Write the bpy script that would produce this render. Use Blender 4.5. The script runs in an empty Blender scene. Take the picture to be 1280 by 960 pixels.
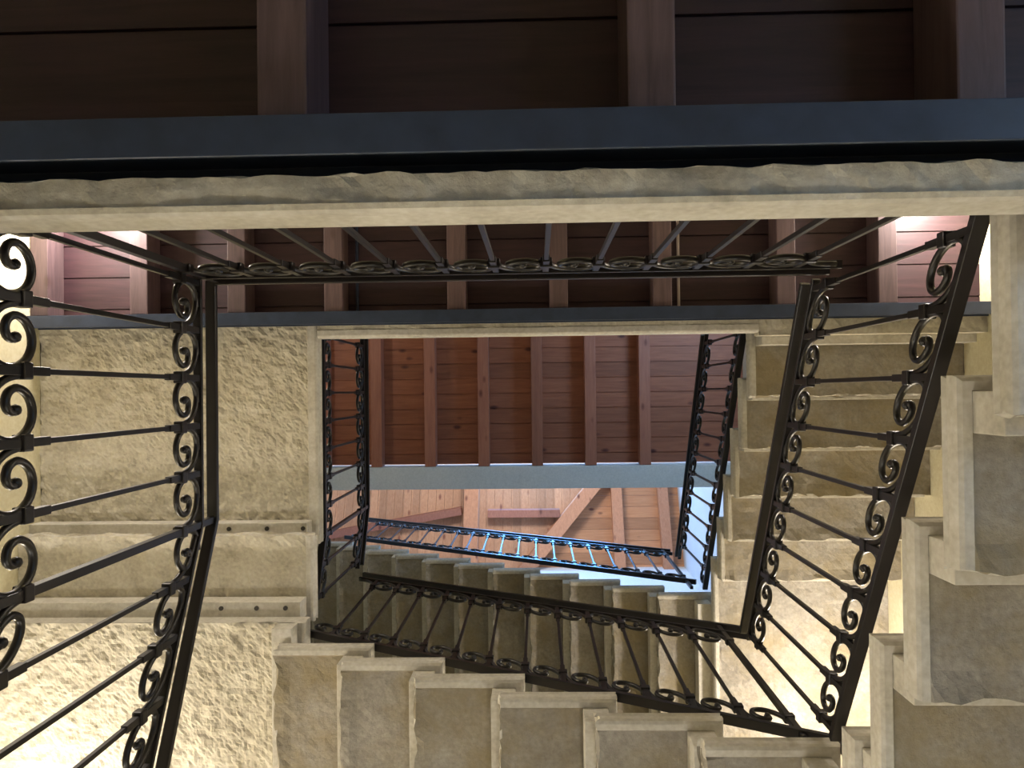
import bpy, math, random
from mathutils import Vector, Matrix, noise
random.seed(7)
S = bpy.context.scene
COL = S.collection

# ------------------------------------------------------------------ camera
# World axes: x = right in the photo, y = down in the photo, z = straight up.
F = 990.0
def nrm(v): return v / v.length
EZ = nrm(Vector((31, 10, F)))
ex = Vector((1, -0.012, 0)); EX = nrm(ex - EZ * ex.dot(EZ)); EY = EZ.cross(EX)
cam = bpy.data.cameras.new('camera'); cam.sensor_width = 36.0; cam.lens = F / 1280 * 36
cam.clip_start = 0.02
co = bpy.data.objects.new('camera', cam); COL.objects.link(co)
U = Vector((EX.x, EY.x, EZ.x)); V = Vector((EX.y, EY.y, EZ.y)); W = Vector((EX.z, EY.z, EZ.z))
m = Matrix((U, -V, -W)).transposed().to_4x4()
co.matrix_world = m
S.camera = co
def P(px, py, z):
    d = Vector((px - 640, py - 480, F))
    w = Vector((d.dot(EX), d.dot(EY), d.dot(EZ)))
    return w * (z / w.z)

# ------------------------------------------------------------------ view, world, lights
S.view_settings.view_transform = 'Standard'
try: S.view_settings.look = 'None'
except Exception: pass
S.view_settings.gamma = 1; S.view_settings.use_curve_mapping = False
S.view_settings.exposure = 0.7
wd = bpy.data.worlds.new('world'); S.world = wd; wd.use_nodes = True
bg = wd.node_tree.nodes['Background']; bg.inputs[0].default_value = (0.35, 0.5, 0.8, 1); bg.inputs[1].default_value = 0.5
S.cycles.max_bounces = 6; S.cycles.diffuse_bounces = 4

WARM = (1.0, 0.9, 0.82)
NEUT = (1.0, 0.95, 0.92)
DAY = (0.42, 0.66, 1.0)
def point(name, loc, e, r=0.06, c=WARM):
    l = bpy.data.lights.new(name, 'POINT'); l.energy = e; l.shadow_soft_size = r; l.color = c
    o = bpy.data.objects.new(name, l); o.location = loc; COL.objects.link(o)
def area(name, loc, to, sx, sy, e, c):
    l = bpy.data.lights.new(name, 'AREA'); l.shape = 'RECTANGLE'; l.size = sx; l.size_y = sy; l.energy = e; l.color = c
    o = bpy.data.objects.new(name, l); o.location = loc; COL.objects.link(o)
    o.rotation_euler = (Vector(to) - Vector(loc)).to_track_quat('-Z', 'Y').to_euler()
# wall lamps of the two storeys above, beside the landings
point('wall_and_fill_lamp', (-2.25, 1.95, 3.0), 26)
point('wall_and_fill_lamp', (-2.2, -0.95, 3.76), 30)
point('wall_and_fill_lamp', (1.95, -0.95, 3.8), 32)
point('wall_and_fill_lamp', (1.8, 2.0, 4.45), 40)
# unseen fill lamps added low down to light the step undersides
point('wall_and_fill_lamp', (0.4, 2.3, 0.2), 25, 0.1, NEUT)
point('wall_and_fill_lamp', (-1.7, 2.2, 0.4), 28, 0.1, NEUT)
point('wall_and_fill_lamp', (-2.3, -0.8, 6.2), 9)  # added lamp a storey higher, warms the left of the red ceiling
# unseen area lights standing in for daylight, and the roof light
area('window_fill_light', (2.1, -1.15, 6.2), (0.3, -0.4, 7.6), 0.9, 1.0, 34, DAY)
area('window_fill_light', (2.12, -0.6, 0.1), (0.0, -0.4, 0.8), 0.8, 1.2, 10, DAY)
area('window_fill_light', (-0.4, -1.6, 9.3), (-0.2, 1.9, 10.8), 1.4, 1.2, 85, (1.0, 0.95, 0.9))  # added fill aimed upward to brighten the pine roof
area('roof_light', (0.1, 0.25, 11.75), (0.1, 0.45, 9.0), 1.9, 0.75, 130, (0.13, 0.43, 1.0))

# ------------------------------------------------------------------ materials
def mat(name): 
    mt = bpy.data.materials.new(name); mt.use_nodes = True
    nt = mt.node_tree; b = nt.nodes['Principled BSDF']
    return mt, nt, b
def nd(nt, t, **k):
    n = nt.nodes.new(t)
    for a, v in k.items():
        if a.startswith('i_'): n.inputs[a[2:].replace('_', ' ')].default_value = v
        else: setattr(n, a, v)
    return n
def ramp(nt, stops):
    r = nt.nodes.new('ShaderNodeValToRGB'); e = r.color_ramp.elements
    e[0].position, e[0].color = stops[0][0], (*stops[0][1], 1)
    e[1].position, e[1].color = stops[-1][0], (*stops[-1][1], 1)
    for p, c in stops[1:-1]:
        x = e.new(p); x.color = (*c, 1)
    return r
def stone(name, c0, c1, c2, sc=3.0, bump=0.3, bsc=40, rough=0.85, stain=None):
    mt, nt, b = mat(name); L = nt.links
    tc = nd(nt, 'ShaderNodeNewGeometry')
    n1 = nd(nt, 'ShaderNodeTexNoise', i_Scale=sc, i_Detail=8.0, i_Roughness=0.65)
    L.new(tc.outputs['Position'], n1.inputs['Vector'])
    r = ramp(nt, [(0.3, c0), (0.5, c1), (0.72, c2)]); L.new(n1.outputs['Fac'], r.inputs['Fac'])
    n3 = nd(nt, 'ShaderNodeTexNoise', i_Scale=60.0, i_Detail=4.0)
    L.new(tc.outputs['Position'], n3.inputs['Vector'])
    mx = nd(nt, 'ShaderNodeMix', data_type='RGBA', blend_type='OVERLAY'); mx.inputs[0].default_value = 0.35
    L.new(r.outputs['Color'], mx.inputs[6]); L.new(n3.outputs['Fac'], mx.inputs[7])
    out = mx.outputs[2]
    if stain:
        n4 = nd(nt, 'ShaderNodeTexNoise', i_Scale=2.1, i_Detail=7.0, i_Roughness=0.7); L.new(tc.outputs['Position'], n4.inputs['Vector'])
        r4 = ramp(nt, [(0.44, (0, 0, 0)), (0.64, (0.75, 0.75, 0.75))]); L.new(n4.outputs['Fac'], r4.inputs['Fac'])
        m4 = nd(nt, 'ShaderNodeMix', data_type='RGBA'); L.new(r4.outputs['Color'], m4.inputs[0]); L.new(out, m4.inputs[6]); m4.inputs[7].default_value = (*stain, 1)
        out = m4.outputs[2]
    L.new(out, b.inputs['Base Color'])
    n2 = nd(nt, 'ShaderNodeTexNoise', i_Scale=bsc, i_Detail=6.0, i_Roughness=0.7)
    L.new(tc.outputs['Position'], n2.inputs['Vector'])
    bp = nd(nt, 'ShaderNodeBump', i_Strength=bump, i_Distance=0.01); L.new(n2.outputs['Fac'], bp.inputs['Height'])
    L.new(bp.outputs['Normal'], b.inputs['Normal'])
    b.inputs['Roughness'].default_value = rough; b.inputs['Specular IOR Level'].default_value = 0.25
    return mt
M_STEP = stone('stone_step_underside_dim', (0.23, 0.205, 0.165), (0.335, 0.31, 0.27), (0.40, 0.38, 0.345), 3.2, 0.55, 45, 0.85, (0.29, 0.235, 0.13))  # rough stone, darkened so undersides look less lit than the ends
M_EDGE = stone('stone_dressed_edge_lit', (0.46, 0.435, 0.375), (0.57, 0.545, 0.485), (0.64, 0.62, 0.565), 6.0, 0.12, 80)  # dressed stone, its colour lightened so the end faces look lit
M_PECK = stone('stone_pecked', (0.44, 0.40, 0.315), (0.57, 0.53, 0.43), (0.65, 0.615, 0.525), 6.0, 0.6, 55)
M_FLOOR = stone('stone_floor', (0.30, 0.27, 0.22), (0.38, 0.34, 0.28), (0.44, 0.40, 0.33), 2.0, 0.2, 30)
M_YEL = stone('plaster_pale_yellow', (0.62, 0.57, 0.38), (0.66, 0.61, 0.42), (0.70, 0.65, 0.47), 2.0, 0.05, 60)
M_WHITE = stone('plaster_white', (0.60, 0.62, 0.63), (0.64, 0.66, 0.66), (0.68, 0.69, 0.69), 2.0, 0.03, 60)

def wood(name, ca, cb, ck, axis='X', plank=0.147, seam=True, rough=0.55):
    """grain along axis; per-plank tone from the position across it"""
    mt, nt, b = mat(name); L = nt.links
    tc = nd(nt, 'ShaderNodeNewGeometry')
    mp = nd(nt, 'ShaderNodeMapping'); L.new(tc.outputs['Position'], mp.inputs['Vector'])
    mp.inputs['Scale'].default_value = (1.2, 16, 16) if axis == 'X' else (16, 1.2, 16)
    sp = nd(nt, 'ShaderNodeSeparateXYZ'); L.new(tc.outputs['Position'], sp.inputs[0])
    dv = nd(nt, 'ShaderNodeMath', operation='DIVIDE'); L.new(sp.outputs['Y' if axis == 'X' else 'X'], dv.inputs[0]); dv.inputs[1].default_value = plank
    fl = nd(nt, 'ShaderNodeMath', operation='FLOOR'); L.new(dv.outputs[0], fl.inputs[0])
    oi = nd(nt, 'ShaderNodeObjectInfo')
    ad = nd(nt, 'ShaderNodeMath', operation='ADD'); L.new(fl.outputs[0], ad.inputs[0]); L.new(oi.outputs['Random'], ad.inputs[1])
    wn = nd(nt, 'ShaderNodeTexWhiteNoise', noise_dimensions='1D'); L.new(ad.outputs[0], wn.inputs['W'])
    cmb = nd(nt, 'ShaderNodeVectorMath', operation='ADD'); L.new(mp.outputs[0], cmb.inputs[0]); L.new(wn.outputs['Color'], cmb.inputs[1])
    n = nd(nt, 'ShaderNodeTexNoise', i_Scale=3.0, i_Detail=6.0, i_Roughness=0.6, i_Distortion=0.6)
    L.new(cmb.outputs[0], n.inputs['Vector'])
    r = ramp(nt, [(0.3, ca), (0.7, cb)]); L.new(n.outputs['Fac'], r.inputs['Fac'])
    hs = nd(nt, 'ShaderNodeHueSaturation'); L.new(r.outputs['Color'], hs.inputs['Color'])
    mr = nd(nt, 'ShaderNodeMapRange'); L.new(wn.outputs['Value'], mr.inputs[0]); mr.inputs[3].default_value = 0.78; mr.inputs[4].default_value = 1.18
    L.new(mr.outputs[0], hs.inputs['Value'])
    mp2 = nd(nt, 'ShaderNodeMapping'); L.new(tc.outputs['Position'], mp2.inputs['Vector'])
    mp2.inputs['Scale'].default_value = (3.2, 6.5, 1) if axis == 'X' else (6.5, 3.2, 1)
    vo = nd(nt, 'ShaderNodeTexVoronoi', i_Scale=1.0); L.new(mp2.outputs[0], vo.inputs['Vector'])
    kr = ramp(nt, [(0.07, (1, 1, 1)), (0.17, (0, 0, 0))]); L.new(vo.outputs['Distance'], kr.inputs['Fac'])
    mx = nd(nt, 'ShaderNodeMix', data_type='RGBA'); L.new(kr.outputs['Color'], mx.inputs[0])
    L.new(hs.outputs['Color'], mx.inputs[6]); mx.inputs[7].default_value = (*ck, 1)
    L.new(mx.outputs[2], b.inputs['Base Color'])
    bp = nd(nt, 'ShaderNodeBump', i_Strength=0.15, i_Distance=0.004); L.new(n.outputs['Fac'], bp.inputs['Height']); L.new(bp.outputs[0], b.inputs['Normal'])
    b.inputs['Roughness'].default_value = rough
    return mt
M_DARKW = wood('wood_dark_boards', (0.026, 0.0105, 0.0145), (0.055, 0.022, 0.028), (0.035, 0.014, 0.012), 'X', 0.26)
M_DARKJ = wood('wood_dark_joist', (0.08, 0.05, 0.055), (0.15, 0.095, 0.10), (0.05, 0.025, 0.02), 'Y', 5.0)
M_RED = wood('wood_red_boards', (0.25, 0.082, 0.042), (0.37, 0.135, 0.07), (0.09, 0.02, 0.015), 'X', 0.147)
M_REDJ = wood('wood_red_joist', (0.26, 0.095, 0.06), (0.36, 0.145, 0.09), (0.12, 0.03, 0.02), 'Y', 5.0)
M_PINEX = wood('wood_pine_boards', (0.46, 0.20, 0.085), (0.60, 0.30, 0.14), (0.16, 0.05, 0.025), 'X', 0.15)
M_PINEY = wood('wood_pine_cladding', (0.50, 0.24, 0.12), (0.62, 0.34, 0.185), (0.26, 0.09, 0.05), 'Y', 0.12)
M_PINEJ = wood('wood_pine_timber', (0.46, 0.20, 0.10), (0.58, 0.28, 0.145), (0.2, 0.06, 0.03), 'Y', 5.0)
def plain(name, c, rough=0.5, metal=0.0, var=0.0):
    mt, nt, b = mat(name); L = nt.links
    tc = nd(nt, 'ShaderNodeNewGeometry')
    n = nd(nt, 'ShaderNodeTexNoise', i_Scale=18.0, i_Detail=5.0); L.new(tc.outputs['Position'], n.inputs['Vector'])
    r = ramp(nt, [(0.3, tuple(v * (1 - var) for v in c)), (0.7, tuple(min(1, v * (1 + var)) for v in c))])
    L.new(n.outputs['Fac'], r.inputs['Fac']); L.new(r.outputs['Color'], b.inputs['Base Color'])
    bp = nd(nt, 'ShaderNodeBump', i_Strength=0.15, i_Distance=0.003); L.new(n.outputs['Fac'], bp.inputs['Height']); L.new(bp.outputs[0], b.inputs['Normal'])
    b.inputs['Roughness'].default_value = rough; b.inputs['Metallic'].default_value = metal
    return mt
M_IRON = plain('wrought_iron', (0.008, 0.006, 0.006), 0.38, 0.0, 0.4)
M_IRON.node_tree.nodes['Principled BSDF'].inputs['Specular IOR Level'].default_value = 0.5
M_STEEL = plain('steel_paint_slate', (0.030, 0.044, 0.080), 0.36, 0.0, 0.2)
M_BOLT = plain('bolt_dark', (0.03, 0.025, 0.02), 0.5)
M_CABLE = plain('cable_grey', (0.42, 0.36, 0.35), 0.5)
M_FRAME = plain('window_frame_wood', (0.25, 0.12, 0.07), 0.5)
mt, nt, b = mat('window_glass'); b.inputs['Transmission Weight'].default_value = 1.0; b.inputs['Roughness'].default_value = 0.02; b.inputs['Base Color'].default_value = (0.9, 0.95, 1, 1); M_GLASS = mt

# ------------------------------------------------------------------ mesh helpers
class MB:
    def __init__(s): s.v = []; s.f = []; s.smooth = False
    def box(s, x0, x1, y0, y1, z0, z1):
        n = len(s.v)
        s.v += [(x, y, z) for z in (z0, z1) for y in (y0, y1) for x in (x0, x1)]
        for q in ((0, 2, 3, 1), (4, 5, 7, 6), (0, 1, 5, 4), (2, 6, 7, 3), (0, 4, 6, 2), (1, 3, 7, 5)):
            s.f.append(tuple(n + i for i in q))
        return s
    def sweep(s, pts, side, prof):
        """prof: list of (a,b) offsets: a along the side vector, b along the normal in the mitred frame"""
        n0 = len(s.v); k = len(prof); N = len(pts)
        pts = [Vector(p) for p in pts]
        for i, p in enumerate(pts):
            a = pts[i] - pts[i - 1] if i > 0 else pts[1] - pts[0]
            c = pts[i + 1] - pts[i] if i < N - 1 else pts[-1] - pts[-2]
            t = nrm(a.normalized() + c.normalized())
            sd = nrm(side - t * side.dot(t)); up = t.cross(sd)
            if isinstance(prof[0], tuple): pr = prof
            for (u, w) in prof: s.v.append(tuple(p + sd * u + up * w))
        for i in range(N - 1):
            for j in range(k):
                a = n0 + i * k + j; c = n0 + i * k + (j + 1) % k
                s.f.append((a, c, c + k, a + k))
        s.f.append(tuple(n0 + j for j in range(k))[::-1]); s.f.append(tuple(n0 + (N - 1) * k + j for j in range(k)))
        return s
    def build(s, name, material, parent=None, bevel=0, loc=None):
        me = bpy.data.meshes.new(name); me.from_pydata(s.v, [], s.f); me.validate(); me.update()
        me.materials.append(material)
        import bmesh
        bm = bmesh.new(); bm.from_mesh(me); bmesh.ops.recalc_face_normals(bm, faces=bm.faces)
        if bevel:
            bmesh.ops.bevel(bm, geom=[e for e in bm.edges if e.is_manifold and e.calc_face_angle(0) > 0.6], offset=bevel, segments=2, affect='EDGES', profile=0.6)
        bm.to_mesh(me); bm.free()
        if s.smooth:
            for p in me.polygons: p.use_smooth = True
        o = bpy.data.objects.new(name, me); COL.objects.link(o)
        if parent: o.parent = parent
        if loc: o.location = loc
        return o
def tag(o, label=None, cat=None, group=None, kind=None):
    if label: o['label'] = label
    if cat: o['category'] = cat
    if group: o['group'] = group
    if kind: o['kind'] = kind
    return o
def thing(name, loc, label, cat, group=None):
    o = bpy.data.objects.new(name, None); o.empty_display_size = 0.1; COL.objects.link(o); o.location = loc
    return tag(o, label, cat, group)
def rectprof(w, h): return [(-w / 2, -h / 2), (w / 2, -h / 2), (w / 2, h / 2), (-w / 2, h / 2)]
def rnd(p, sc, seed=0.0):
    return noise.noise(Vector((p[0] * sc + seed, p[1] * sc - seed * 0.7, p[2] * sc + seed * 1.3)))
def fbm(x, y, sc, seed):
    return noise.fractal(Vector((x * sc + seed, y * sc, seed)), 0.9, 2.1, 4)

RINGS = [(0.013, 0.0), (0.004, 0.006), (0.0, 0.018), (0.0, 0.040), (0.007, 0.044), (0.007, 0.050)]
def slab_mesh(o, x0, x1, y0, y1, zt, th, nosing, back=None, border=0.036, recess=0.008, amp=0.003, res=0.03, fsc=14, seed=0.0):
    """stone slab: moulded edges on the nosing sides, rough hewn underside; o = origin of the local frame"""
    mb = MB()
    zb = zt - th
    w_small = min(x1 - x0, y1 - y0) < 0.15
    def axis(a, b, ka, kb):
        L = b - a; n = max(3, int(L / res)); c = [a + L * i / n for i in range(n + 1)]
        if ka in nosing: c += [a + border - 0.003, a + border + 0.003]
        if kb in nosing: c += [b - border - 0.003, b - border + 0.003]
        return sorted(set(round(v, 4) for v in c))
    xs = axis(x0, x1, 'x0', 'x1'); ys = axis(y0, y1, 'y0', 'y1')
    nx, ny = len(xs), len(ys)
    def inset(x, y, s):
        if 'x0' in nosing: x = max(x, x0 + s)
        if 'x1' in nosing: x = min(x, x1 - s)
        if 'y0' in nosing: y = max(y, y0 + s)
        if 'y1' in nosing: y = min(y, y1 - s)
        return x, y
    def rag(x, y, k):
        w = (0.006 if w_small else 0.016) * fbm(x + y, k * 0.3, 16 if w_small else 9, seed + 5)
        if back == 'y1' and y > y1 - 1e-4: y += w
        if back == 'y0' and y < y0 + 1e-4: y += w
        if back == 'x0' and x < x0 + 1e-4: x += w
        if back == 'x1' and x > x1 - 1e-4: x += w
        return x, y
    idx = {}
    for j, y in enumerate(ys):
        for i, x in enumerate(xs):
            ds = [9]
            if 'x0' in nosing: ds.append(x - x0)
            if 'x1' in nosing: ds.append(x1 - x)
            if 'y0' in nosing: ds.append(y - y0)
            if 'y1' in nosing: ds.append(y1 - y)
            d = min(ds); z = zb
            if d > border:
                z += recess + amp * fbm(x, y, fsc, seed) + amp * (0.25 if amp > 0.009 else 0.6) * fbm(x, y, fsc * 3, seed + 3)
                if back:
                    db = {'y1': y1 - y, 'y0': y - y0, 'x0': x - x0, 'x1': x1 - x}[back]
                    g = max(0, 1 - db / 0.06)
                    z -= g * (0.010 + 0.016 * fbm(x, y, 11, seed + 9)) * (0.3 if w_small else 1)
            px, py = inset(x, y, RINGS[0][0]); px, py = rag(px, py, 0)
            idx[i, j] = len(mb.v); mb.v.append((px - o[0], py - o[1], z - o[2]))
    for j in range(ny - 1):
        for i in range(nx - 1):
            mb.f.append((idx[i, j], idx[i, j + 1], idx[i + 1, j + 1], idx[i + 1, j]))
    bd = [(i, 0) for i in range(nx)] + [(nx - 1, j) for j in range(1, ny)] + [(i, ny - 1) for i in range(nx - 2, -1, -1)] + [(0, j) for j in range(ny - 2, 0, -1)]
    prev = [idx[q] for q in bd]
    rings = [(s, zb + dz) for s, dz in RINGS[1:] if dz < th - 0.014] + [(0.0, zt - 0.012), (0.004, zt - 0.003), (0.012, zt)]
    for k, (s, z) in enumerate(rings):
        cur = []
        for (i, j) in bd:
            x, y = inset(xs[i], ys[j], s); x, y = rag(x, y, k + 1)
            cur.append(len(mb.v)); mb.v.append((x - o[0], y - o[1], z - o[2]))
        n = len(bd)
        for a in range(n): mb.f.append((prev[a], prev[(a + 1) % n], cur[(a + 1) % n], cur[a]))
        prev = cur
    mb.f.append(tuple(prev))
    return mb
def assign_edge(ob, x0, x1, y0, y1, border, nosing):
    """dressed edge material on the moulding, rough underside material inside it"""
    me = ob.data; me.materials.append(M_EDGE); lo = ob.matrix_basis.translation
    off = ob.parent.location if ob.parent else Vector((0, 0, 0))
    for p in me.polygons:
        c = p.center + off; d = [9]
        if 'x0' in nosing: d.append(c.x - x0)
        if 'x1' in nosing: d.append(x1 - c.x)
        if 'y0' in nosing: d.append(c.y - y0)
        if 'y1' in nosing: d.append(y1 - c.y)
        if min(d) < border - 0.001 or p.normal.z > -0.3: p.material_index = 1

XL, XR, YT, YB = -2.54, 2.225, -1.75, 2.43     # walls
Z0, RISE = 1.41, 0.19                         # first landing above the camera, riser
ZB = Z0 + 14 * RISE
FLOOR = Z0 - 14 * RISE

# ------------------------------------------------------------------ room shell
def struct(name, mb, m): return tag(mb.build(name, m), kind='structure')
ZW = 7.55; ZTOP = 13.2
struct('floor', MB().box(XL - .2, XR + .2, YT - .2, YB + .2, FLOOR - .2, FLOOR), M_FLOOR)
struct('wall_left', MB().box(XL - 1.4, XL, YT - .2, YB + .2, FLOOR, ZW), M_YEL)
struct('wall_right', MB().box(XR, XR + .2, YT - .2, YB + .2, FLOOR, ZW), M_YEL)
struct('wall_back', MB().box(XL, XR, YT - .2, YT, FLOOR, ZW), M_YEL)
struct('wall_front', MB().box(XL, XR, YB, YB + .2, FLOOR, ZW), M_YEL)
struct('wall_upper_left', MB().box(XL - 1.4, XL - 1.2, YT - .2, YB + .2, ZW, ZTOP), M_WHITE)
struct('wall_upper_right', MB().box(2.0, XR + .2, YT - .2, YB + .2, ZW, ZTOP), M_WHITE)
struct('wall_upper_back', MB().box(XL - 1.2, 2.0, YT - .2, YT, ZW, ZTOP), M_WHITE)
struct('wall_upper_front', MB().box(XL - 1.2, 2.0, YB, YB + .2, ZW, ZTOP), M_WHITE)

# ------------------------------------------------------------------ stone steps and landings
def step(name, label, group, x0, x1, y0, y1, zt, nosing, front, back, zprev, cat='step', th=0.075, amp=0.0035, pecked=False, border=0.036, res=0.03, fsc=14, riser=True, rdepth=0.09, bolts=False):
    c = {'y0': ((x0 + x1) / 2, y0, zprev), 'y1': ((x0 + x1) / 2, y1, zprev), 'x0': (x0, (y0 + y1) / 2, zprev), 'x1': (x1, (y0 + y1) / 2, zprev)}[front]
    t = thing(name, c, label, cat, group)
    mb = slab_mesh(c, x0, x1, y0, y1, zt, th, nosing, back, amp=amp, border=border, res=res, fsc=fsc, seed=random.uniform(0, 50))
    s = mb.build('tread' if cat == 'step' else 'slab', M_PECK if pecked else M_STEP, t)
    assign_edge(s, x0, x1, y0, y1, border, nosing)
    if riser:
        i0, i1 = 0.034, 0.034 + rdepth
        a = [x0, x1, y0, y1]
        w = 0.034
        if 'x0' in nosing and front not in ('x0',): a[0] += w
        if 'x1' in nosing and front not in ('x1',): a[1] -= w
        if 'y0' in nosing and front not in ('y0',): a[2] += w
        if 'y1' in nosing and front not in ('y1',): a[3] -= w
        if front == 'y0': a[2], a[3] = y0 + i0, y0 + i1
        if front == 'y1': a[2], a[3] = y1 - i1, y1 - i0
        if front == 'x1': a[0], a[1] = x1 - i1, x1 - i0
        if front == 'x0': a[0], a[1] = x0 + i0, x0 + i1
        r = MB().box(a[0] - c[0], a[1] - c[0], a[2] - c[1], a[3] - c[1], 0.0, zt - th + 0.004 - c[2]).build('riser', M_EDGE, t, 0.003)
        if bolts:
            for bx in bolts:
                q = MB(); n = 10
                ring = [(0.011 * math.cos(2 * math.pi * k / n), 0.011 * math.sin(2 * math.pi * k / n)) for k in range(n)]
                q.sweep([(0, 0, -0.006), (0, 0, 0.01)], Vector((1, 0, 0)), ring)
                q.build('bolt', M_BOLT, r, loc=(bx - c[0], a[2] + 0.028 - c[1], 0.0))
    return t
ORD = ['lowest', 'second', 'third', 'fourth', 'fifth', 'sixth', 'seventh', 'eighth', 'ninth', 'tenth', 'eleventh']
XA = 0.914; XAL = -1.075; YA = 1.10
# nearest right-hand flight
T = 0.337
for i in range(4):
    f = -0.366 + 0.341 * i
    step('stone_step', '%s step of the nearest stone flight, at the right edge of the photo' % ORD[i], 'steps of the nearest right flight',
         XA - 0.016 - 0.0055 * i, XR, f, f + 0.42, Z0 + RISE * (i + 1), {'x0', 'y0'}, 'y0', 'y1', Z0 + RISE * i)
zc = Z0 + 5 * RISE
step('stone_landing', 'stone corner slab at the bottom right edge where the nearest flight turns left', None, XA - 0.038, XR, 0.985, YB, zc, {'x0', 'y0'}, 'y0', None, zc - RISE, cat='landing')
# flight across the bottom of the photo
for i in range(6):
    f = (0.945 if i else 0.925) - 0.335 * i
    step('stone_step', '%s step of the stone flight along the bottom of the photo, counted from the right' % ORD[i], 'steps of the flight along the bottom',
         f - 0.42, f, YA, YB, zc + RISE * (i + 1), {'y0', 'x1'}, 'x1', 'x0', zc + RISE * i)
zg = zc + 7 * RISE
step('stone_landing', 'rough pecked stone corner slab at the bottom left, brightly lit by a lamp', None, XL, -1.07, YA - .06, YB, zg, {'x1'}, 'x1', None, zg - RISE, cat='landing',
     pecked=True, amp=0.012, res=0.012, fsc=24, th=0.1)
step('stone_step', 'wide stone step between the pecked corner slab and the pecked landing at left', None, XL, -1.087, 0.68, 1.095, zg + RISE, {'x1', 'y1'}, 'y1', 'y0', zg,
     pecked=True, amp=0.007, res=0.018, fsc=20, th=0.09, bolts=[-1.19, -1.327, -1.495, -1.785])
step('stone_landing', 'pecked cream stone landing slab left of the stairwell, high above', None, XL, -1.108, -0.40, 0.755, ZB, {'x1'}, 'y1', None, ZB - RISE, cat='landing',
     pecked=True, amp=0.012, res=0.012, fsc=24, th=0.1, border=0.05, bolts=[-1.16, -1.34, -1.53, -1.8])
# landing at the camera's storey (left, outside the frame) that carries the nearest railing
step('stone_landing', 'stone landing slab under the railing at the left edge', None, XL, -1.0, -0.40, 0.42, Z0, {'x1'}, 'y1', None, Z0 - RISE, cat='landing', pecked=True, th=0.1, border=0.05)
step('stone_step', 'upper stone step below the landing at the left edge', None, XL, -1.0, 0.33, 0.76, Z0 - RISE, {'x1', 'y1'}, 'y1', 'y0', Z0 - 2 * RISE, pecked=True)
step('stone_step', 'lower stone step below the landing at the left edge', None, XL, -1.0, 0.67, 1.10, Z0 - 2 * RISE, {'x1', 'y1'}, 'y1', 'y0', Z0 - 3 * RISE, pecked=True)

# second storey: right flight, corner, long flight
XB = 1.115; YB2 = 1.36; T2 = 0.286
for i in range(5):
    f = -0.35 + T2 * i
    step('stone_step', '%s step of the upper right flight, behind the iron balusters' % ORD[i], 'steps of the upper right flight',
         XB, XR, f, f + 0.385, ZB + RISE * (i + 1), {'x0', 'y0'}, 'y0', 'y1', ZB + RISE * i, amp=0.006)
z2 = ZB + 6 * RISE
step('stone_landing', 'bright stone corner slab behind the iron corner of the railing at lower right', None, XB, XR, 1.08, YB, z2, {'x0', 'y0'}, 'y0', None, z2 - RISE, cat='landing', amp=0.006, res=0.025)
for i in range(11):
    f = 1.155 - T2 * i
    step('stone_step', '%s step of the grey upper flight seen through the lower balusters, counted from the right' % ORD[i], 'steps of the grey upper flight',
         f - 0.36, f, YB2, YB, z2 + RISE * (i + 1), {'y0', 'x1'}, 'x1', 'x0', z2 + RISE * i, amp=0.005)

step('stone_landing', 'shaded stone slab at the top of the grey upper flight, far left', None, XL, -1.985, YB2, YB, z2 + 12 * RISE, {'y0', 'x1'}, 'x1', None, z2 + 11 * RISE, cat='landing')

# stone edging of the timber landings
def edging(x0, x1, yedge, zt, label, w, nosing={'y1'}, amp=0.007, th=0.1, border=0.042):
    o = slab_mesh((0, 0, 0), x0, x1, yedge - w, yedge, zt, th, nosing, 'y0', border=border, recess=0.006, amp=amp, res=0.02, fsc=12, seed=3).build('stone_edging', M_PECK)
    if nosing: assign_edge(o, x0, x1, yedge - w, yedge, border, nosing)
    return tag(o, label, 'stone edging')
edging(-0.999, XR, -0.298, Z0, 'long cream stone edging across the photo below the slate beam', 0.06, amp=0.005, th=0.135, border=0.009)
edging(-1.107, XB - .006, -0.285, ZB, 'pale stone edging along the top of the inner stairwell opening', 0.078)
edging(XB - .004, XR, -0.27, ZB, 'rough stone strip under the foot of the upper right flight', 0.1, set(), 0.012)

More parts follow.
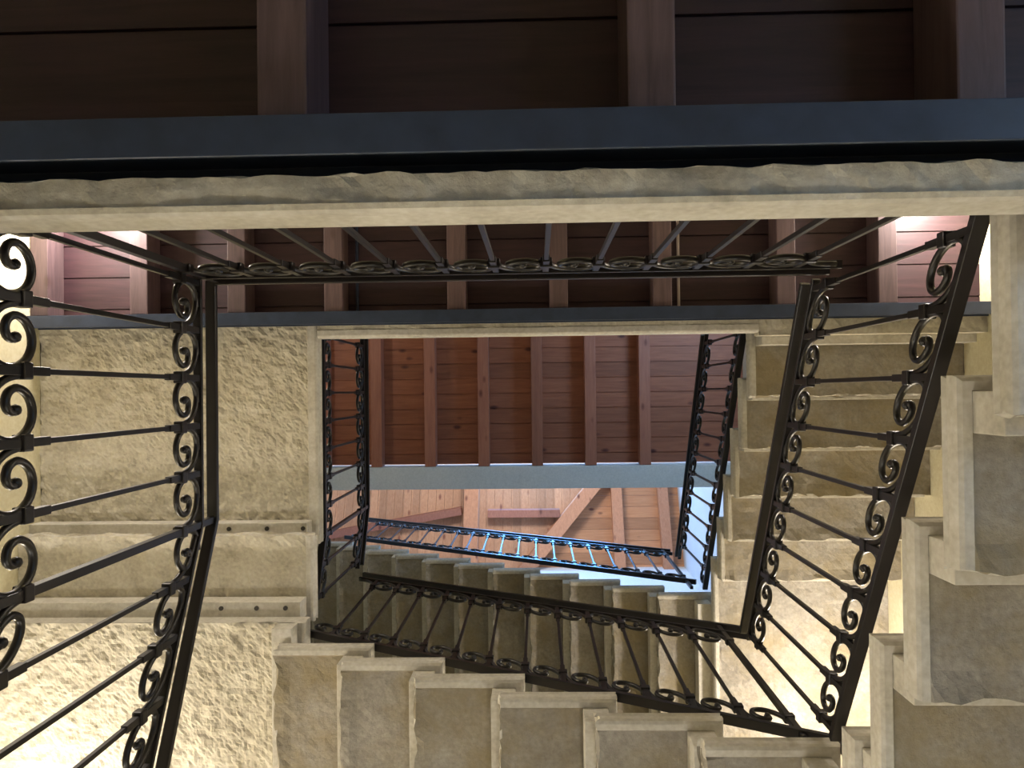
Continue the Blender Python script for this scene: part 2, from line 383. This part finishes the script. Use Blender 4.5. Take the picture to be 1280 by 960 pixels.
# ------------------------------------------------------------------ timber landings
def boards(name, m, x0, x1, y0, y1, z, th, w, along='X', gap=0.007, jit=0.003):
    mb = MB().box(x0, x1, max(y0, YT), y1, z + th * 0.35, z + th)
    if along == 'X':
        y = y0
        while y < y1 - 0.01:
            dz = random.uniform(0, jit); mb.box(x0, x1, y, min(y + w - gap, y1), z + dz, z + th * 0.9); y += w
    else:
        x = x0
        while x < x1 - 0.01:
            dz = random.uniform(0, jit); mb.box(x, min(x + w - gap, x1), y0, y1, z + dz, z + th * 0.9); x += w
    return tag(mb.build(name, m), kind='structure')
def joist(x, w, y0, y1, z0, z1, m, label, group):
    o = MB().box(-w / 2, w / 2, y0, y1, 0, z1 - z0).build('wooden_joist', m, None, 0.004, loc=(x, 0, z0))
    return tag(o, label, 'joist', group)
def ibeam(x0, x1, yw, zt, zb, label):
    """slate painted steel beam: web at yw, flanges 55 mm wide"""
    w = 0.031; t = 0.009
    prof = [(-w, zb), (w, zb), (w, zb + t), (0.004, zb + t), (0.004, zt - t), (w, zt - t), (w, zt), (-w, zt), (-w, zt - t), (-0.004, zt - t), (-0.004, zb + t), (-w, zb + t)]
    mb = MB(); n = len(prof)
    for x in (x0, x1): mb.v += [(x, yw + a, z) for a, z in prof]
    for j in range(n): mb.f.append((j, (j + 1) % n, n + (j + 1) % n, n + j))
    mb.f.append(tuple(range(n))); mb.f.append(tuple(range(n, 2 * n)))
    return tag(mb.build('steel_beam', M_STEEL, None, 0.0015), label, 'beam')
ibeam(XL, XR, -0.400, Z0 - 0.036, Z0 - 0.21, 'slate blue steel beam across the top of the photo')
ibeam(XL, XR, -0.378, ZB - 0.101, ZB - 0.21, 'dark steel beam above the inner stairwell opening')
# boards
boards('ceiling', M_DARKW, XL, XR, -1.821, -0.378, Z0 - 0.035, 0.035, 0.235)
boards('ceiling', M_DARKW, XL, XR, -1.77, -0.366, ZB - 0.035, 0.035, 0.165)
for x, w, lb in ((-0.97, .08, None), (-0.397, .08, 'nearest dark joist at upper left, above the slate beam'), (0.185, .075, 'nearest dark joist in the middle of the top edge'), (0.69, .075, 'nearest dark joist at the top right corner')):
    if lb: joist(x, w, YT, -0.434, Z0 - 0.175, Z0 - 0.036, M_DARKJ, lb, 'joists under the nearest landing')
JB = [(30, 'joist against the left wall beyond the stone edging'), (173, 'joist right of the lamp lit boards at left'), (295, 'joist above the corner of the left railing'), (416, 'third joist from the left lit boards, above the inner opening corner'),
      (570, 'joist left of the middle behind the upper balusters'), (698, 'joist in the middle behind the upper balusters'), (828, 'joist beside the pale thin cable'), (983, 'joist at the right corner of the upper handrail'), (1110, 'joist beside the white lit boards at right')]
for px, lb in JB:
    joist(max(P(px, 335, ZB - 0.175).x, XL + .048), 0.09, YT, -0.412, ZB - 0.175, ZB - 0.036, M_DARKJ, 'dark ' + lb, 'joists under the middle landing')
c = P(848, 335, ZB - .05)
tag(MB().sweep([(c.x, YT, ZB - .042), (c.x, -0.405, ZB - .042)], Vector((1, 0, 0)), [(0.008 * math.cos(a * .785), 0.006 * math.sin(a * .785)) for a in range(8)]).build('cable', M_CABLE), 'thin pale cable running beside a dark joist', 'cable')
c = P(446, 335, ZB - .05)
tag(MB().sweep([(c.x, YT, ZB - .042), (c.x, -0.405, ZB - .042)], Vector((1, 0, 0)), [(0.008 * math.cos(a * .785), 0.006 * math.sin(a * .785)) for a in range(8)]).build('cable', M_STEEL), 'thin dark cable under the boards left of the middle', 'cable')

# top floor: red boards, joists and the plastered beam over the well
ZC = 7.60
YC = P(640, 581, ZC).y
boards('ceiling', M_RED, XL, XR, YT, YC, ZC + 0.15, 0.03, 0.147)
for px, lb in ((403, 'far left one, behind the left railing'), (470, 'second from left, beside the upright handrail'), (537, 'third from left'), (604, 'fourth from left'), (671, 'fifth from left'), (738, 'sixth from left'), (806, 'far right one in the open')):
    joist(P(px, 500, ZC).x, 0.105, YT, YC + 0.012, ZC, ZC + 0.15, M_REDJ, 'red brown joist of the high ceiling, ' + lb, 'joists of the high red ceiling')
tag(MB().box(XL, 2.0, YC + 0.014, P(640, 611, ZC - .04).y, ZC - 0.04, ZC + 0.28).build('plaster_beam', M_WHITE, None, 0.004), 'white plastered beam between red ceiling and pale roof', 'beam')

# roof of pale pine, high above
def rz(y): return 11.0 + (YB - y) * 0.45
def tilt(mb):
    mb.v = [(x, y, z + rz(y)) for x, y, z in mb.v]; return mb
h0 = P(737, 610, 11.5); h1 = P(688, 670, 11.25)
def hipx(y): return h0.x + (h1.x - h0.x) * (y - h0.y) / (h1.y - h0.y)
mb = MB(); y = 0.3
while y < YB: mb.box(XL - 1.2, 2.0, y, min(YB, y + .146), random.uniform(0, .003), 0.03); y += 0.15
tag(tilt(mb).build('ceiling', M_PINEX), kind='structure')
mb = MB(); x = XL - 1.2
while x < 1.2:
    y1 = h0.y + (x - h0.x) * (h1.y - h0.y) / (h1.x - h0.x); y1 = min(max(y1, 0.35), YB)
    mb.box(x, x + .117, 0.3, y1, -0.06 + random.uniform(0, .003), -0.035); x += 0.12
tag(tilt(mb).build('ceiling', M_PINEY), kind='structure')
def rafter(px, w, label, d0=-0.16, d1=-0.001, m=M_PINEJ, y0=0.3, y1=YB, name='roof_rafter', z=11.3):
    x = P(px, 650, z).x
    return tag(tilt(MB().box(x - w / 2, x + w / 2, y0, y1, d0, d1)).build(name, m, None, .004), label, 'rafter', None)
rafter(771, .15, 'pale roof rafter right of the diagonal brace'); rafter(829, .14, 'pale roof rafter beside the white upper wall')
rafter(591, .2, 'wide pale roof beam left of the middle', -0.36, -0.062)
d = MB(); dv = nrm(Vector((h1.x - h0.x, h1.y - h0.y, 0)))
a0 = Vector((h0.x, h0.y, 0)) - dv * 0.4; a1 = Vector((h1.x, h1.y, 0)) + dv * 0.7
sd = Vector((-dv.y, dv.x, 0))
d.v = [tuple(p + sd * s + Vector((0, 0, q))) for p in (a0, a1) for s in (-.09, .09) for q in (-.2, -.064)]
d.f = [(0, 1, 3, 2), (4, 6, 7, 5), (0, 2, 6, 4), (1, 5, 7, 3), (0, 4, 5, 1), (2, 3, 7, 6)]
tag(tilt(d).build('roof_rafter', M_PINEJ, None, .004), 'diagonal pale hip rafter under the roof boards', 'rafter')
xa = P(600, 645, 11.3).x; xb = hipx(P(600, 645, 11.3).y)
pu = MB().box(xa + .12, xb - .12, P(640, 640, 11.3).y - .05, P(640, 640, 11.3).y + .05, -0.2, -0.062)
tag(tilt(pu).build('roof_purlin', M_REDJ, None, .004), 'reddish purlin between wide roof beam and hip rafter', 'purlin')
q0 = P(470, 657, 11.2); q1 = P(578, 637, 11.3)
pv = Vector((q1.x - q0.x, q1.y - q0.y, 0)).normalized(); ps = Vector((-pv.y, pv.x, 0)); d = MB()
d.v = [tuple(Vector((p.x, p.y, 0)) + ps * s + Vector((0, 0, q))) for p in (q0 - pv * 1.0, q1) for s in (-.05, .05) for q in (-.2, -.062)]
d.f = [(0, 1, 3, 2), (4, 6, 7, 5), (0, 2, 6, 4), (1, 5, 7, 3), (0, 4, 5, 1), (2, 3, 7, 6)]
tag(tilt(d).build('roof_purlin', M_REDJ, None, .004), 'slanting reddish purlin left of the wide roof beam', 'purlin')

# ------------------------------------------------------------------ wrought iron railings
SCROLL = [(-.118, .014), (-.085, .016), (-.055, .026), (-.030, .048), (-.015, .080), (-.009, .115), (-.008, .135)]
LOOP = [(.075, .012), (.045, .018), (.020, .035), (.007, .070), (.009, .106), (.026, .139), (.053, .155), (.081, .152), (.103, .134), (.113, .107), (.106, .083), (.090, .072), (.074, .074), (.064, .087), (.067, .105)]
def smooth_path(pts, n=3):
    out = []
    for i in range(len(pts) - 1):
        p = [Vector((*pts[max(0, min(len(pts) - 1, i + k))], 0)) for k in (-1, 0, 1, 2)]
        for j in range(n):
            t = j / n
            q = 0.5 * ((2 * p[1]) + (-p[0] + p[2]) * t + (2 * p[0] - 5 * p[1] + 4 * p[2] - p[3]) * t * t + (-p[0] + 3 * p[1] - 3 * p[2] + p[3]) * t ** 3)
            out.append((q.x, q.y))
    out.append(pts[-1]); return out
LOOPS = smooth_path(LOOP); TAIL = smooth_path(SCROLL, 2)
def railing(name, label, pts, offs, posts, R=0.97, ends=(0, 0), foot=0.06, legs=()):
    HR = R + 0.105
    """pts: bottom rail polyline (world); offs: (segment, distance) of the balusters; posts: set of indices that are stout"""
    base = Vector(pts[0])
    t = thing(name, base, label, 'railing', 'wrought iron railings')
    Lp = [Vector(p) - base for p in pts]
    hd = Vector((Lp[1].x - Lp[0].x, Lp[1].y - Lp[0].y, 0)).normalized()
    sd = Vector((-hd.y, hd.x, 0))
    up = Vector((0, 0, 1))
    MB().sweep(Lp, sd, rectprof(.034, .022)).build('bottom_rail', M_IRON, t, .002)
    MB().sweep([p + up * R for p in Lp], sd, rectprof(.026, .014)).build('top_rail', M_IRON, t, .002)
    hp = [p + up * HR for p in Lp]
    hp[0] = hp[0] + (hp[1] - hp[0]).normalized() * ends[0]; hp[-1] = hp[-1] + (hp[-2] - hp[-1]).normalized() * ends[1]
    MB().sweep(hp, sd, rectprof(.034, .022)).build('handrail', M_IRON, t, .004)
    for (x, y, za, zb) in legs:
        MB().box(-.014, .014, -.014, .014, 0, zb - za).build('leg', M_IRON, t, .002, loc=Vector((x, y, za)) - base)
    cache = {}
    for n, (sg, dist) in enumerate(offs):
        a, b = Lp[sg], Lp[sg + 1]; h = Vector((b.x - a.x, b.y - a.y, 0)); Lh = h.length; h = h / Lh
        slope = (b.z - a.z) / Lh
        loc = a + h * dist + up * slope * dist
        post = n in posts
        lo = sg == 0 and dist < .11; hi = sg == len(Lp) - 2 and dist > Lh - .12
        key = (sg, post, lo, hi)
        if key not in cache:
            bar = MB(); w = .02 if post else .0125
            s2 = Vector((-h.y, h.x, 0))
            if post:
                bar.sweep([(0, 0, -foot), (0, 0, HR)], s2, rectprof(.021, .021))
            else:
                bar.sweep([(0, 0, 0), (0, 0, R)], s2, rectprof(w, w))
                for z0, z1 in ((.008, .205), (R - .205, R - .005)): bar.sweep([(0, 0, z0), (0, 0, z1)], s2, rectprof(.019, .019))
            bo = bar.build('post' if post else 'baluster', M_IRON, t, .0015, loc=loc)
            def pt(s, v): return h * s + up * (slope * s + v)
            subs = []
            for flip in (False, True):
                mbs = MB(); mbs.smooth = True
                for kk, (path, rr) in enumerate( ((LOOPS, .0088), (TAIL, .0082))):
                    if (hi and kk == (1 if flip else 0)) or (lo and kk == (0 if flip else 1)): continue
                    N = len(path); P3 = []
                    for (s, v) in path:
                        P3.append(pt(-s, R - v) if flip else pt(s, v))
                    prof = [(rr * 1.05 * math.cos(math.pi * q / 4), rr * math.sin(math.pi * q / 4)) for q in range(8)]
                    mbs.sweep(P3, s2, prof)
                # bulb at the scroll's eye
                if not ((hi and not flip) or (lo and flip)):
                    ce = pt(-.068, R - .102) if flip else pt(.068, .102)
                    i0 = len(mbs.v)
                    for aa in range(5):
                        for bb in range(8):
                            th = math.pi * (aa + .5) / 5; ph = 2 * math.pi * bb / 8; rr = .0125
                            mbs.v.append(tuple(ce + s2 * (rr * math.cos(th)) + h * (rr * math.sin(th) * math.cos(ph)) + up * (rr * math.sin(th) * math.sin(ph))))
                    for aa in range(4):
                        for bb in range(8):
                            mbs.f.append((i0 + aa * 8 + bb, i0 + aa * 8 + (bb + 1) % 8, i0 + (aa + 1) * 8 + (bb + 1) % 8, i0 + (aa + 1) * 8 + bb))
                    mbs.f.append(tuple(i0 + q for q in range(8))); mbs.f.append(tuple(i0 + 32 + q for q in range(8)))
                if mbs.v: subs.append(mbs.build('scroll', M_IRON, bo))
                zc = R - .125 if flip else .125
                cb = MB().sweep([(0, 0, zc - .016), (0, 0, zc + .016)], s2, rectprof(.029, .036))
                subs.append(cb.build('collar', M_IRON, bo, .004))
            cache[key] = (bo, subs)
        else:
            src, subs = cache[key]
            bo = src.copy(); COL.objects.link(bo); bo.parent = t; bo.location = loc
            for s in subs:
                c = s.copy(); COL.objects.link(c); c.parent = bo
    return t
SP = 0.15
def even(sg, L, start=SP, sp=SP): 
    out = []; d = start
    while d < L - 0.02: out.append((sg, d)); d += sp
    return out
# nearest storey
zk = Z0 + .06
sl = RISE / T
yk = .40; Lk = 1.05
railing('iron_railing', 'black iron railing at the left edge, rising then level above the landing', [(-1.056, yk + Lk, zk - Lk * sl), (-1.056, yk, zk), (-1.056, -.375, zk)],
        [(0, Lk - .148 * i) for i in range(6, 0, -1)] + [(1, .0)] + even(1, .775, .16, .148), {6})
railing('iron_railing', 'black iron railing standing on the cream stone edging, balusters fanning out', [(-1.056, -.378, zk), (.934, -.378, zk)], even(0, 2.0, .02, .1525), {0})
railing('iron_railing', 'large black iron railing climbing the nearest right flight', [(.922, -.36, zk + .19), (.897, 1.07, zk + .19 + 1.43 * .56)], even(0, 1.43, .03, .153), set())
zb0 = 2.575
railing('iron_railing', 'black iron railing along the bottom flight, sloping up to the left', [(.950, 1.122, zb0 - .02), (-1.09, 1.122, zb0 + 2.005 * .19 / .335)], even(0, 2.035, .105, .151), {0}, R=1.08, foot=.03, legs=[(.9425, 1.122, zc, zb0 - .02)])
# next storey
zk2 = ZB + .06
railing('iron_railing', 'dark iron railing beside the pecked landing, left of the inner opening', [(-1.128, 1.085, zk2 - .2), (-1.128, .74, zk2), (-1.128, -.385, zk2)], even(0, .35, .05) + [(1, 0.0)] + even(1, 1.12), {2})
railing('iron_railing', 'iron railing mostly hidden above the inner stone edging', [(-1.128, -.392, zk2), (1.09, -.392, zk2)], even(0, 2.23, .075, .151), set())
railing('iron_railing', 'bluish dark iron railing climbing the upper right flight', [(1.125, -.37, zk2 + .16), (1.125, 1.35, zk2 + .16 + 1.72 * .19 / T2)], even(0, 1.71, .06, .152), set())
zt2 = z2 + .40
railing('iron_railing', 'blue lit iron railing along the grey upper flight', [(1.10, 1.347, zt2), (-1.86, 1.372, zt2 + 2.96 * .19 / T2)], even(0, 2.95, .06, .152), {0}, foot=.2)
# roof light: a glazed frame under the roof boards, behind the plastered beam
fr = MB()
for bx in ((-.95, 1.15, -.2, -.12), (-.95, 1.15, .62, .70), (-.95, -.87, -.12, .62), (1.07, 1.15, -.12, .62), (.06, .12, -.12, .62)): fr.box(*bx, 11.80, 11.88)
wf = tag(fr.build('window_1', M_FRAME), kind='structure')
MB().box(-.87, 1.07, -.12, .62, 11.835, 11.845).build('pane', M_GLASS, wf)
# unseen window frames added on solid walls, behind the area lights (right wall, entrance storey and first floor; back wall of the top floor)
def window(name, x0, x1, y0, y1, z0, z1):
    w = 0.06; f = MB(); t = x1 - x0; d = y1 - y0
    if t < d:
        for q in ((y0, y1, z0, z0 + w), (y0, y1, z1 - w, z1), (y0, y0 + w, z0 + w, z1 - w), (y1 - w, y1, z0 + w, z1 - w), ((y0 + y1) / 2 - .025, (y0 + y1) / 2 + .025, z0 + w, z1 - w)): f.box(x0, x1, *q)
        g = MB().box(x0 + .02, x0 + .03, y0 + w, y1 - w, z0 + w, z1 - w)
    else:
        for q in ((x0, x1, z0, z0 + w), (x0, x1, z1 - w, z1), (x0, x0 + w, z0 + w, z1 - w), (x1 - w, x1, z0 + w, z1 - w), ((x0 + x1) / 2 - .025, (x0 + x1) / 2 + .025, z0 + w, z1 - w)): f.box(q[0], q[1], y0, y1, q[2], q[3])
        g = MB().box(x0 + w, x1 - w, y0 + .02, y0 + .03, z0 + w, z1 - w)
    o = tag(f.build(name, M_FRAME), kind='structure'); g.build('pane', M_GLASS, o)
window('unseen_window_2', XR - .05, XR, -1.65, -0.65, 5.7, 6.8)
window('unseen_window_3', XR - .05, XR, -1.05, -0.15, -0.6, 0.8)
window('added_window_4', -1.1, 0.3, YT, YT + .05, 8.7, 9.9)  # made-up window, placed behind the light that brightens the roof
